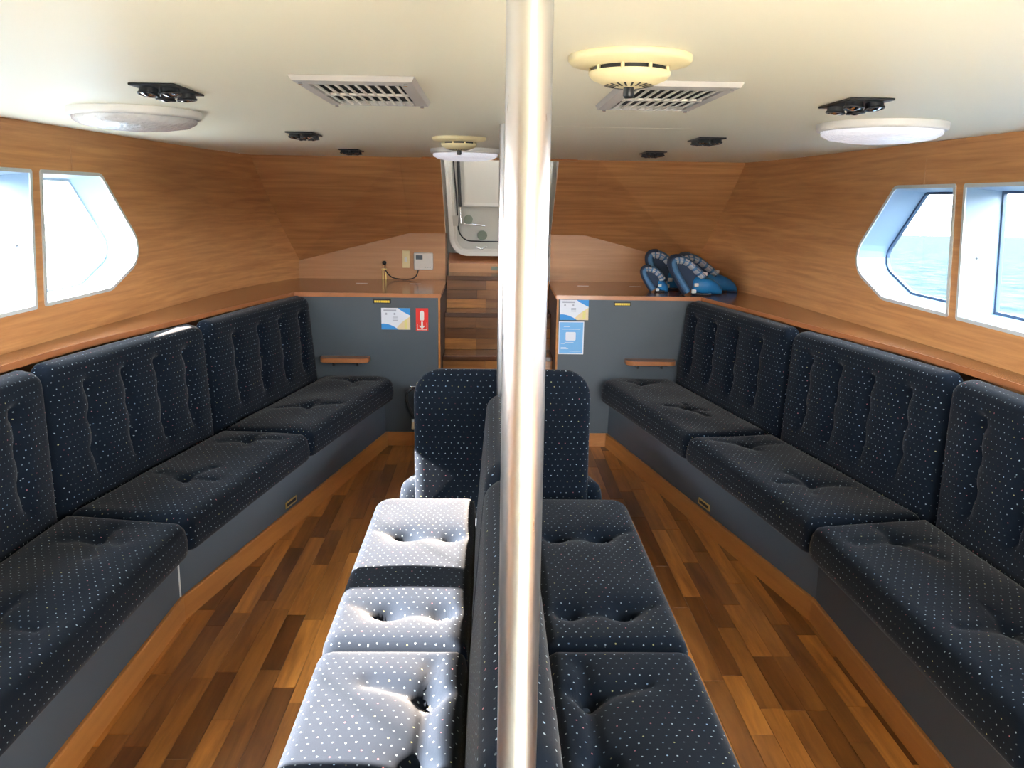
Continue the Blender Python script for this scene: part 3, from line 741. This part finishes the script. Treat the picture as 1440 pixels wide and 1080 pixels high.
# ---------------------------------------------------------------- life vests on the counter
def vest(loc, yaw, sc, lean, label, shape):
    t_ = thing('life_vest', loc, label, 'life vest', 'blue life vests on the counter')
    cy_, sy_ = math.cos(yaw), math.sin(yaw)
    def fn(p):
        x, y, z = p[0]*sc, p[1]*sc, p[2]*sc
        x2 = x+z*lean
        return (loc[0]+x2*cy_-y*sy_, loc[1]+x2*sy_+y*cy_, loc[2]+z)
    pl, pw, ph = shape
    # pouch: rounded wedge, high towards the collar, low at its tip
    mb = MB(); n, k = 20, 13; vs_ = []
    for i in range(k):
        u = i/(k-1); x = pl*(1-math.cos(u*math.pi))/2
        env = max(.02, math.sin(math.pi*min(1, max(0, .06+.90*u)))**.45)
        hgt = ph*(1-.55*u)*env; wid = pw*(.9-.25*u)*env
        for j in range(n):
            a = 2*math.pi*j/n; cz = math.sin(a); cw = math.cos(a)
            zz = hgt*.5+hgt*.5*math.copysign(abs(cz)**.75, cz)
            vs_.append(fn((x-.01, wid*.5*math.copysign(abs(cw)**.8, cw), max(0, zz)+.0005)))
    mb.add(vs_, [(i*n+j, i*n+(j+1) % n, (i+1)*n+(j+1) % n, (i+1)*n+j) for i in range(k-1) for j in range(n)]+[tuple(range(n)), tuple(range((k-1)*n, k*n))], True)
    mb.build('pouch', M_vest, t_)
    # collar: flat padded band arching up and back from the pouch
    path = smooth_path([(pl*.32, 0, ph*.72), (pl*.10, 0, ph*1.0), (-.035, 0, ph*1.32), (-.085, 0, ph*1.42), (-.118, 0, ph*1.33), (-.112, 0, ph*1.0), (-.08, 0, ph*.55), (-.045, 0, .016)], 5)
    def band(rng, wid, th, lift, name, mat, parent):
        m2 = MB(); vs2 = []
        for i in rng:
            p = path[i]; d = (path[min(i+1, len(path)-1)]-path[max(i-1, 0)]).normalized(); nn = Vector((-d.z, 0, d.x))
            for j in range(10):
                a = 2*math.pi*j/10
                q = p+Vector((0, 1, 0))*(wid*.5*math.cos(a))+nn*(th*.5*math.sin(a)+lift); q.z = max(q.z, .001); vs2.append(fn(q))
        kk = len(rng)
        m2.add(vs2, [(i*10+j, i*10+(j+1) % 10, (i+1)*10+(j+1) % 10, (i+1)*10+j) for i in range(kk-1) for j in range(10)]+[tuple(range(10)), tuple(range((kk-1)*10, kk*10))], True)
        return m2.build(name, mat, parent)
    L_ = len(path)
    pp = [(q.x, q.z) for q in path]
    MB().prism(pp, lambda a, b_, h: fn((a, h, max(b_, .002))), -pw*.22, pw*.30).build('hollow_shade', M_vdark, t_)  # dark fill stands for the shade inside the collar loop
    col = band(range(0, L_), pw*.95, .052, 0, 'collar', M_bluestr, t_)
    band(range(14, L_), pw*.80, .030, -.016, 'lining', M_vdark, t_)
    for a in range(1, 17, 3): band(range(a, a+3), pw*.965, .055, .0015, 'reflective_stripe', M_stripe, col)
    for (x, y, z) in ((-.012, -pw*.42, ph*.16), (.004, -pw*.42, ph*.42), (pl*.35, -pw*.30, ph*.86)):
        c_ = fn((x, y, z)); r_ = .013*sc
        MB().box(c_[0]-r_, c_[0]+r_, c_[1]-r_*.6, c_[1]+r_*.6, max(c_[2]-r_*.8, loc[2]+.001), c_[2]+r_*.8, bev=.003).build('buckle', M_white, t_)
    MB().tube([fn((-.03, -pw*.40, .010)), fn((.03, -pw*.46, .008)), fn((pl*.5, -pw*.44, .008))], .0065*sc, 6).build('strap', M_black, t_)
ZT = .9175
vest((.985, 5.15, ZT), -.10, .78, 0.00, 'lowest blue life vest with empty dark collar at the row end', (.085, .13, .125))
vest((1.08, 5.31, ZT), -.12, 1.02, -.02, 'tall blue life vest second in the row, collar raised', (.11, .14, .15))
vest((1.175, 5.02, ZT), -.05, 1.0, -.10, 'blue life vest with the widest blue pouch and grey stripes', (.175, .16, .145))
vest((1.315, 5.19, ZT), -.02, 1.02, -.30, 'blue life vest leaning against the veneer side wall', (.175, .15, .145))

# ---------------------------------------------------------------- sofas
def band_poly(f0, f1, ya, yb): return None
SEATF_Y = [-2, 1.0, 1.6, 2.56, 3.60, 4.60, 4.875]; SEATF_X = [1.045, 1.045, 1.04, 1.010, .838, .612, .575]
SEATR_Y = [-2, 1.0, 2.0, 2.62, 3.65, 4.875]; SEATR_X = [1.47, 1.47, 1.46, 1.437, 1.255, 1.03]
def sf(y): return float(np.interp(y, SEATF_Y, SEATF_X))
def sr(y): return float(np.interp(y, SEATR_Y, SEATR_X))
joints = [(4.872, 4.872), (3.605, 3.665), (2.565, 2.635), (1.46, 1.50), (0.40, 0.42)]
seat_desc = ['end seat cushion under the small tray shelf', 'second seat cushion from the tray shelf', 'third seat cushion from the tray shelf', 'fourth seat cushion from the tray shelf']
back_desc = ['tufted back cushion under the small tray shelf corner', 'second tufted back cushion from the cabinet', 'third tufted back cushion from the cabinet', 'fourth tufted back cushion from the cabinet']
for s in (-1, 1):
    # base
    bs = thing('sofa_base', (s*1.3, 2.6, 0), 'grey built-in sofa base running along the '+SIDE[s], 'sofa base', 'built-in sofa bases')
    ys = [0.35, 1.0, 1.8, 2.3, 2.72, 3.2, 3.8, 4.4, 4.872]
    poly = [(s*(bb_x(y)+.004), y) for y in ys]+[(s*min(wall_x(y, .1)-.02, shelf_x(y)), y) for y in ys[::-1]]
    MB().prism(poly, XYZ, 0.002, .318).build('front_panel', M_grey, bs)
    vs_ = []
    yb = [0.36, 1.0, 1.8, 2.3, 2.62, 2.72, 2.82, 3.2, 3.8, 4.4, 4.868]
    for y in yb:
        x = bb_x(y); vs_ += [(s*(x+.0035), y, 0.0), (s*(x-.010), y, 0.0), (s*(x-.010), y, .082), (s*(x-.006), y, .086), (s*(x+.0035), y, .086)]
    bbm = MB().add(vs_, [(i*5+k, i*5+(k+1) % 5, i*5+5+(k+1) % 5, i*5+5+k) for i in range(len(yb)-1) for k in range(5)]+[(0, 1, 2, 3, 4), tuple(range(5*len(yb)-5, 5*len(yb)))])
    tag(bbm.build('baseboard_'+SNAME[s], M_base), 'orange wooden baseboard under the sofa on the '+SIDE[s], 'baseboard', kind='structure')
    # brass finger plate low on the base, joint strip at the bend
    y0 = 3.59; tn = Vector((s*(bb_x(y0+.1)-bb_x(y0-.1)), .2, 0)).normalized(); nn = Vector((-s*tn.y*1.0, s*tn.x, 0)); nn = nn if nn.x*s < 0 else -nn
    c0 = Vector((s*(bb_x(y0)+.004), y0, .115))
    def fl(a, b_, h): return tuple(c0+tn*a+Vector((0, 0, b_))+nn*h)
    fp = MB().prism([(-.055, -.014), (.055, -.014), (.055, .014), (-.055, .014)], fl, .0005, .004).build('finger_plate', M_brass, bs)
    MB().prism([(-.045, -.006), (.045, -.006), (.045, .007), (-.045, .007)], fl, .004, .005).build('slot', M_black, fp)
    if s < 0:
        MB().box(-1.112-.0035, -1.112+.001, 2.718, 2.722, .088, .25).build('joint_strip', M_white, bs)
    for i in range(4):
        (fa, ra), (fb, rb) = joints[i+1], joints[i]
        # --- seat cushion: quad in plan
        g = .004
        quad = [(s*sf(fa), fa+g), (s*sr(ra), ra+g), (s*sr(rb), rb-g), (s*sf(fb), fb-g)]
        if s > 0: quad = [quad[0], quad[3], quad[2], quad[1]]; quad = quad[::-1]
        if s > 0: rad = [.035, .02, .02, .035]
        else: rad = [.035, .02, .02, .035]
        if i == 0:
            # the far front corner is well rounded
            far = max(range(4), key=lambda k: quad[k][1]-abs(quad[k][0])); rad = list(rad); rad[far] = .13
        t_ = thing('seat_cushion', (s*(sf(fa)+sr(fa))/2, (fa+fb)/2, .318), 'navy dotted '+seat_desc[i]+', '+SIDE[s], 'seat cushion', 'sofa seat cushions')
        yA, yB = fa, fb; bts = []
        for ty in (.38, .87):
            for tx in (.5,):
                y = yA+(yB-yA)*ty; bts.append((s*(sf(y)+(sr(y)-sf(y))*tx), y))
        rq = random.Random(i*7+s+3); crs = []
        for bq in bts:
            for kq in range(4):
                aq = kq*math.pi/2+rq.uniform(-.5, .5); lq = rq.uniform(.07, .17); crs.append((bq, (bq[0]+math.cos(aq)*lq, bq[1]+math.sin(aq)*lq)))
        o, bp_ = cushion('cushion', quad, .319, .432, .040, rad, XYZ, t_, buttons=bts, creases=crs, dim=.016, dsig=.028, cdep=.006, csig=.014, sag=.012, crown=.012, seed=i*2+(s > 0)+11)
        for q in bp_: button_at((q[0], q[1], q[2]-.002), (0, 0, 1), t_, .012)
        # --- back cushion: in a tilted plane from seat rear line up to the shelf edge
        ya, yb_ = ra+.02, rb+(.0 if i else 0)
        if i == 0: yb_ = 4.868
        A0 = Vector((s*(sr(ya)+.014), ya, .322)); B0 = Vector((s*(sr(yb_)+.014), yb_, .322))
        A1 = Vector((s*(shelf_x(ya+.06)-.105), ya+.06, .903)); B1 = Vector((s*(shelf_x(min(yb_+.06, 4.86))-.105), min(yb_+.06, 4.865), .903))
        ex = (B0-A0); lw = ex.length; ex.normalize(); ezv = ((A1+B1)/2-(A0+B0)/2); ezv -= ex*ezv.dot(ex); lh = ezv.length; ezv.normalize()
        en = ex.cross(ezv); en = en if en.x*s < 0 else -en      # towards the cabin
        O = A0
        def bf(a, b_, h, O=O, ex=ex, ezv=ezv, en=en): return tuple(O+ex*a+ezv*b_+en*h)
        q1 = ((A1-O).dot(ex), lh); q2 = ((B1-O).dot(ex), lh)
        quad = [(.004, 0.020), (lw-.004, 0.020), (q2[0]-.004, q2[1]), (q1[0]+.004, q1[1])]
        t_ = thing('back_cushion', tuple(O+ex*lw/2+ezv*.02), 'navy dotted '+back_desc[i]+', '+SIDE[s], 'back cushion', 'sofa back cushions')
        bts, crs = [], []
        for cxk in (.19, .40, .61, .82):
            colb = [(quad[0][0]+(lw)*cxk+(q1[0])*rr_, lh*rr_) for rr_ in (.44, .63, .82)]
            bts += colb; crs += [((colb[0][0]-q1[0]*.1, lh*.33), colb[0]), (colb[0], colb[1]), (colb[1], colb[2])]
        o, bp_ = cushion('cushion', quad, -.075, .0, .038, [.03, .03, .055, .055], bf, t_, buttons=bts, creases=crs, dim=.024, dsig=.022, cdep=.020, csig=.013, sag=.005, crown=.022, seed=i*2+(s > 0)+40)
        for q in bp_: button_at(bf(q[0], q[1], q[2]-.001), en, t_, .010)

# ---------------------------------------------------------------- central back-to-back bench
cbn = thing('bench', (0, 1.9, 0), 'central back-to-back navy dotted bench with upright end panel', 'bench')
MB().box(-BENCH_HALF, BENCH_HALF, .812, 2.80, 0.0, .318, bev=.004).build('plinth', M_grey, cbn)
for sx in (-1, 1):
    x0, x1 = min(sx*(BENCH_HALF), sx*(BENCH_HALF+.008)), max(sx*(BENCH_HALF), sx*(BENCH_HALF+.008))
    MB().box(x0, x1, .812, 2.80, .001, .06).build('plinth_strip', M_base, cbn)
bc = {(-1, 0): 'sunlit bench seat cushion beside the steel pole', (-1, 1): 'sunlit bench seat cushion crossed by the window post shadow',
      (1, 0): 'shaded bench seat cushion beside the steel pole', (1, 1): 'shaded bench seat cushion next to the upright end panel'}
rows = [(.812, 1.792), (1.800, 2.812)]
for s in (-1, 1):
    for i, (ya, yb_) in enumerate(rows):
        x0, x1 = min(s*.093, s*.438), max(s*.093, s*.438)
        quad = [(x0, ya+.002), (x1, ya+.002), (x1, yb_-.002), (x0, yb_-.002)]
        ro = .06 if i == 1 else .035
        rad = [.03, .012, .012, ro] if s < 0 else [.012, .03, ro, .012]
        t_ = thing('bench_cushion', (s*.263, (ya+yb_)/2, .318), 'navy dotted '+bc[(s, i)], 'seat cushion', 'central bench cushions')
        bts = []
        for yb2 in ((ya+.17*1.0, ya+.66) if i == 1 else (1.375, 1.60)):
            for xb in ((.150, .30) if i == 1 else (.165,)): bts.append((s*xb, yb2+(0.0 if xb > .2 else .0)))
        crs = [(bts[0], bts[1]), (bts[2], bts[3])] if i == 1 else [((s*.165, 1.28), (s*.165, 1.72)), ((s*.165, 1.60), (s*.09, 1.62)), ((s*.165, 1.60), (s*.30, 1.64))]
        if i == 1: crs += [(bts[1], (s*.43, bts[1][1]+.05)), (bts[3], (s*.43, bts[3][1]+.05)), (bts[0], (s*.09, bts[0][1]+.03)), (bts[2], (s*.09, bts[2][1]+.03))]
        o, bp_ = cushion('cushion', quad, .319, .428, .034, rad, XYZ, t_, buttons=bts, creases=crs, dim=.034, dsig=.030, cdep=.008 if i else .012, csig=.017, sag=.006, crown=.012, seed=70+i*2+(s > 0))
        for q in bp_: button_at((q[0], q[1], q[2]-.001), (0, 0, 1), t_, .012)
# spine backrests
for i, (ya, yb_) in enumerate(((.835, 1.925), (1.935, 2.808))):
    quad = [(ya, .322), (yb_, .322), (yb_, .815), (ya, .815)]
    cushion('backrest', quad, 0, 0, .045, [.02, .02, .07, .07], lambda a, b_, h: (h-.003, a, b_), cbn, crown=.004, sag=.002, two_sided=lambda P: .078-.030*(P[:, 1]-.43)/.38, seed=90+i)
    # leave a welt along the top as its own piece
quad = [(-.315, .325), (.315, .325), (.315, .868), (-.315, .868)]
cushion('end_panel', quad, 0, 0, .032, [.02, .02, .10, .10], lambda a, b_, h: (a, 2.915+h, b_), cbn, crown=.004, sag=.002, two_sided=lambda P: np.full(len(P), .026), seed=95)
quad = [(-.385, 2.952), (.385, 2.952), (.312, 3.2), (.30, 4.05), (-.30, 4.05), (-.312, 3.2)]
cushion('end_seat', quad, .319, .428, .036, [.03, .03, .1, .05, .05, .1], XYZ, cbn, crown=.010, sag=.004, seed=97)
MB().box(-.27, .27, 2.801, 4.02, 0.0, .318).build('plinth', M_grey, cbn)

# ---------------------------------------------------------------- poles
def pole(x, y, z0, label):
    t_ = thing('support_pole', (x, y, z0), label, 'pole', 'steel support poles')
    MB().lathe([(.0207, z0), (.0207, ZC-.001)], (x, y, 0), n=48).build('tube', M_steel, t_)
    MB().lathe([(.05, ZC-.008), (.05, ZC-.0012), (.0, ZC-.0012)], (x, y, 0), n=32).build('ceiling_flange', M_steel, t_) if y < 1 else None
    return t_
pl_ = pole(-.0125, .78, 0.0, 'shiny steel support pole standing before the bench')
pole(-.0005, 2.852, 0.3185, 'second steel pole standing against the end panel')

# ---------------------------------------------------------------- ceiling fittings
M_lenslit = plain('lit_lens', (0.6, 0.6, 0.62), 0.2, bump=1.0, nscale=70.0, spec=0.8)
M_lenslit.node_tree.nodes['Principled BSDF'].inputs['Emission Color'].default_value = (0.86, 0.88, 1.0, 1); M_lenslit.node_tree.nodes['Principled BSDF'].inputs['Emission Strength'].default_value = 0.22
def lamp(x, y, r, label, lens=M_lens):
    t_ = thing('ceiling_lamp', (x, y, ZC-.06), label, 'ceiling lamp', 'round ceiling lamps')
    MB().lathe([(r, -.0005), (r, -.016), (r*.985, -.022), (r*.94, -.024), (r*.93, -.016)], (x, y, ZC), n=56).build('housing', M_white, t_)
    MB().lathe([(r*.93, -.020), (r*.92, -.034), (r*.80, -.046), (r*.5, -.055), (0, -.058)], (x, y, ZC), n=56).build('lens', lens, t_)
lamp(-1.10, 2.62, .185, 'round ceiling lamp with ribbed lens above the thermostat side sofa')
lamp(1.14, 2.64, .188, 'round ceiling lamp with ribbed lens above the life vest side sofa', M_lenslit)
lamp(-.178, 4.30, .172, 'round white ceiling lamp just before the hatch', M_lenslit)
def detector(x, y, r, label):
    t_ = thing('smoke_detector', (x, y, ZC-.07), label, 'smoke detector', 'cream smoke detectors')
    MB().lathe([(r, -.0005), (r, -.008), (r*.96, -.013), (r*.64, -.019)], (x, y, ZC), n=48).build('base_plate', M_cream, t_)
    MB().lathe([(r*.60, -.018), (r*.60, -.026)], (x, y, ZC), n=48).build('dark_gap', M_black, t_)
    MB().lathe([(r*.66, -.026), (r*.66, -.031), (r*.60, -.038), (r*.42, -.046), (r*.22, -.050), (0, -.051)], (x, y, ZC), n=48).build('head', M_cream, t_)
    for k in range(9):
        a = 2*math.pi*k/9+.2
        p0 = Vector((x+r*.635*math.cos(a), y+r*.635*math.sin(a), ZC-.018)); MB().tube([p0, p0-Vector((0, 0, .011))], .0035, 6).build('pillar', M_cream, t_)
    for k in range(20):
        a = 2*math.pi*k/20; d = Vector((math.cos(a), math.sin(a), 0)); q = Vector((-d.y, d.x, 0)); c_ = Vector((x, y, ZC))
        vs_ = []
        for rr_, zz in ((.24, -.0502), (.40, -.0472)):
            vs_ += [c_+d*r*rr_-q*.0016+Vector((0, 0, zz)), c_+d*r*rr_+q*.0016+Vector((0, 0, zz))]
        vs_ += [v-Vector((0, 0, .0006)) for v in vs_]
        MB().add(vs_, [(0, 1, 3, 2), (4, 6, 7, 5), (0, 2, 6, 4), (1, 5, 7, 3), (0, 4, 5, 1), (2, 3, 7, 6)]).build('slot', M_black, t_)
    MB().lathe([(.009, -.05), (.010, -.064), (.007, -.068), (0, -.068)], (x, y, ZC), n=16).build('indicator', M_black, t_)
detector(.191, 1.525, .106, 'cream smoke detector beside the ceiling vent near the front pole')
detector(-.178, 3.50, .108, 'cream smoke detector close to the lamp before the hatch')
def vent(x0, x1, y0, y1, s, label):
    t_ = thing('ceiling_vent', ((x0+x1)/2, (y0+y1)/2, ZC-.02), label, 'vent', 'grey ceiling vents')
    fw_ = .032; z1, z0 = ZC-.0005, ZC-.014
    outer = [(x0, y0), (x1, y0), (x1, y1), (x0, y1)]; inner = [(x0+fw_, y0+fw_*1.35), (x1-fw_, y0+fw_*1.35), (x1-fw_, y1-fw_*1.35), (x0+fw_, y1-fw_*1.35)]
    mid = [(x0+.006, y0+.006), (x1-.006, y0+.006), (x1-.006, y1-.006), (x0+.006, y1-.006)]
    vs_ = [(a, b_, z1) for a, b_ in outer]+[(a, b_, z0+.003) for a, b_ in mid]+[(a, b_, z0) for a, b_ in inner]+[(a, b_, z1) for a, b_ in inner]
    MB().add(vs_, [(k*4+i, k*4+(i+1) % 4, k*4+4+(i+1) % 4, k*4+4+i) for k in range(3) for i in range(4)]).build('frame', M_ventgrey, t_)
    MB().box(inner[0][0], inner[1][0], inner[0][1], inner[2][1], ZC-.003, ZC-.0006).build('backing', M_dark, t_)
    ym = (y0+y1)/2
    MB().box(inner[0][0], inner[1][0], ym-.012, ym+.012, z0+.001, z0+.005).build('centre_bar', M_ventslat, t_)
    nS = 9
    for (a, b_) in ((inner[0][1], ym-.012), (ym+.012, inner[2][1])):
        for k in range(nS):
            xc = inner[0][0]+(k+.5)*(inner[1][0]-inner[0][0])/nS
            MB().box(xc-.0026, xc+.0026, a, b_, z0+.001, z0+.004).build('slat', M_ventslat, t_)
    for a, b_ in ((x0+.02, y0+.025), (x1-.02, y0+.025), (x0+.02, y1-.025), (x1-.02, y1-.025)):
        MB().lathe([(.005, -.002), (.004, .003), (0, .003)], (a, b_, z0-.001), n=10).build('screw', M_chrome, t_)
vent(-.462, -.205, 1.81, 2.28, 1, 'grey slatted ceiling vent farther from the large smoke detector')
vent(.222, .472, 1.80, 2.28, -1, 'grey slatted ceiling vent touching the large smoke detector')
def spots(x, y, s, label):
    t_ = thing('spot_cluster', (x, y, ZC-.05), label, 'spotlight', 'black ceiling spotlights')
    MB().box(x-.052, x+.052, y-.10, y+.10, ZC-.006, ZC-.0005, bev=.002).build('mounting_plate', M_black, t_)
    for dy in (-.052, .052):
        for dx in (-.024, .024):
            c_ = Vector((x+dx, y+dy, ZC-.006)); tilt = Vector((dx*4, dy*1.5-.05, -1)).normalized()
            h_ = MB().tube([c_, c_+tilt*.014], [.021, .021], 16).build('lamp_head', M_black, t_)
            rg = c_+tilt*.014; a = tilt.orthogonal().normalized(); b_ = tilt.cross(a)
            MB().tube([rg+(a*math.cos(2*math.pi*k/20)+b_*math.sin(2*math.pi*k/20))*.021 for k in range(21)], .003, 6, cap=False).build('bezel', M_black, h_)
            MB().tube([rg-tilt*.004, rg+tilt*.001, rg+tilt*.005], [.019, .017, .004], 14).build('bulb', M_chrome, h_)
names = [(-.805, 2.085, 'black spotlight cluster beside the lamp over the thermostat side sofa'), (.832, 2.11, 'black spotlight cluster beside the lamp over the life vest side sofa'),
         (-.778, 3.42, 'small black spotlight cluster midway to the hatch, thermostat side'), (.784, 3.36, 'small black spotlight cluster midway to the hatch, life vest side'),
         (-.775, 4.52, 'small black spotlight cluster close to the forward bulkhead, thermostat side'), (.752, 4.30, 'small black spotlight cluster close to the forward bulkhead, life vest side')]
for x, y, lb in names: spots(x, y, 1 if x > 0 else -1, lb)
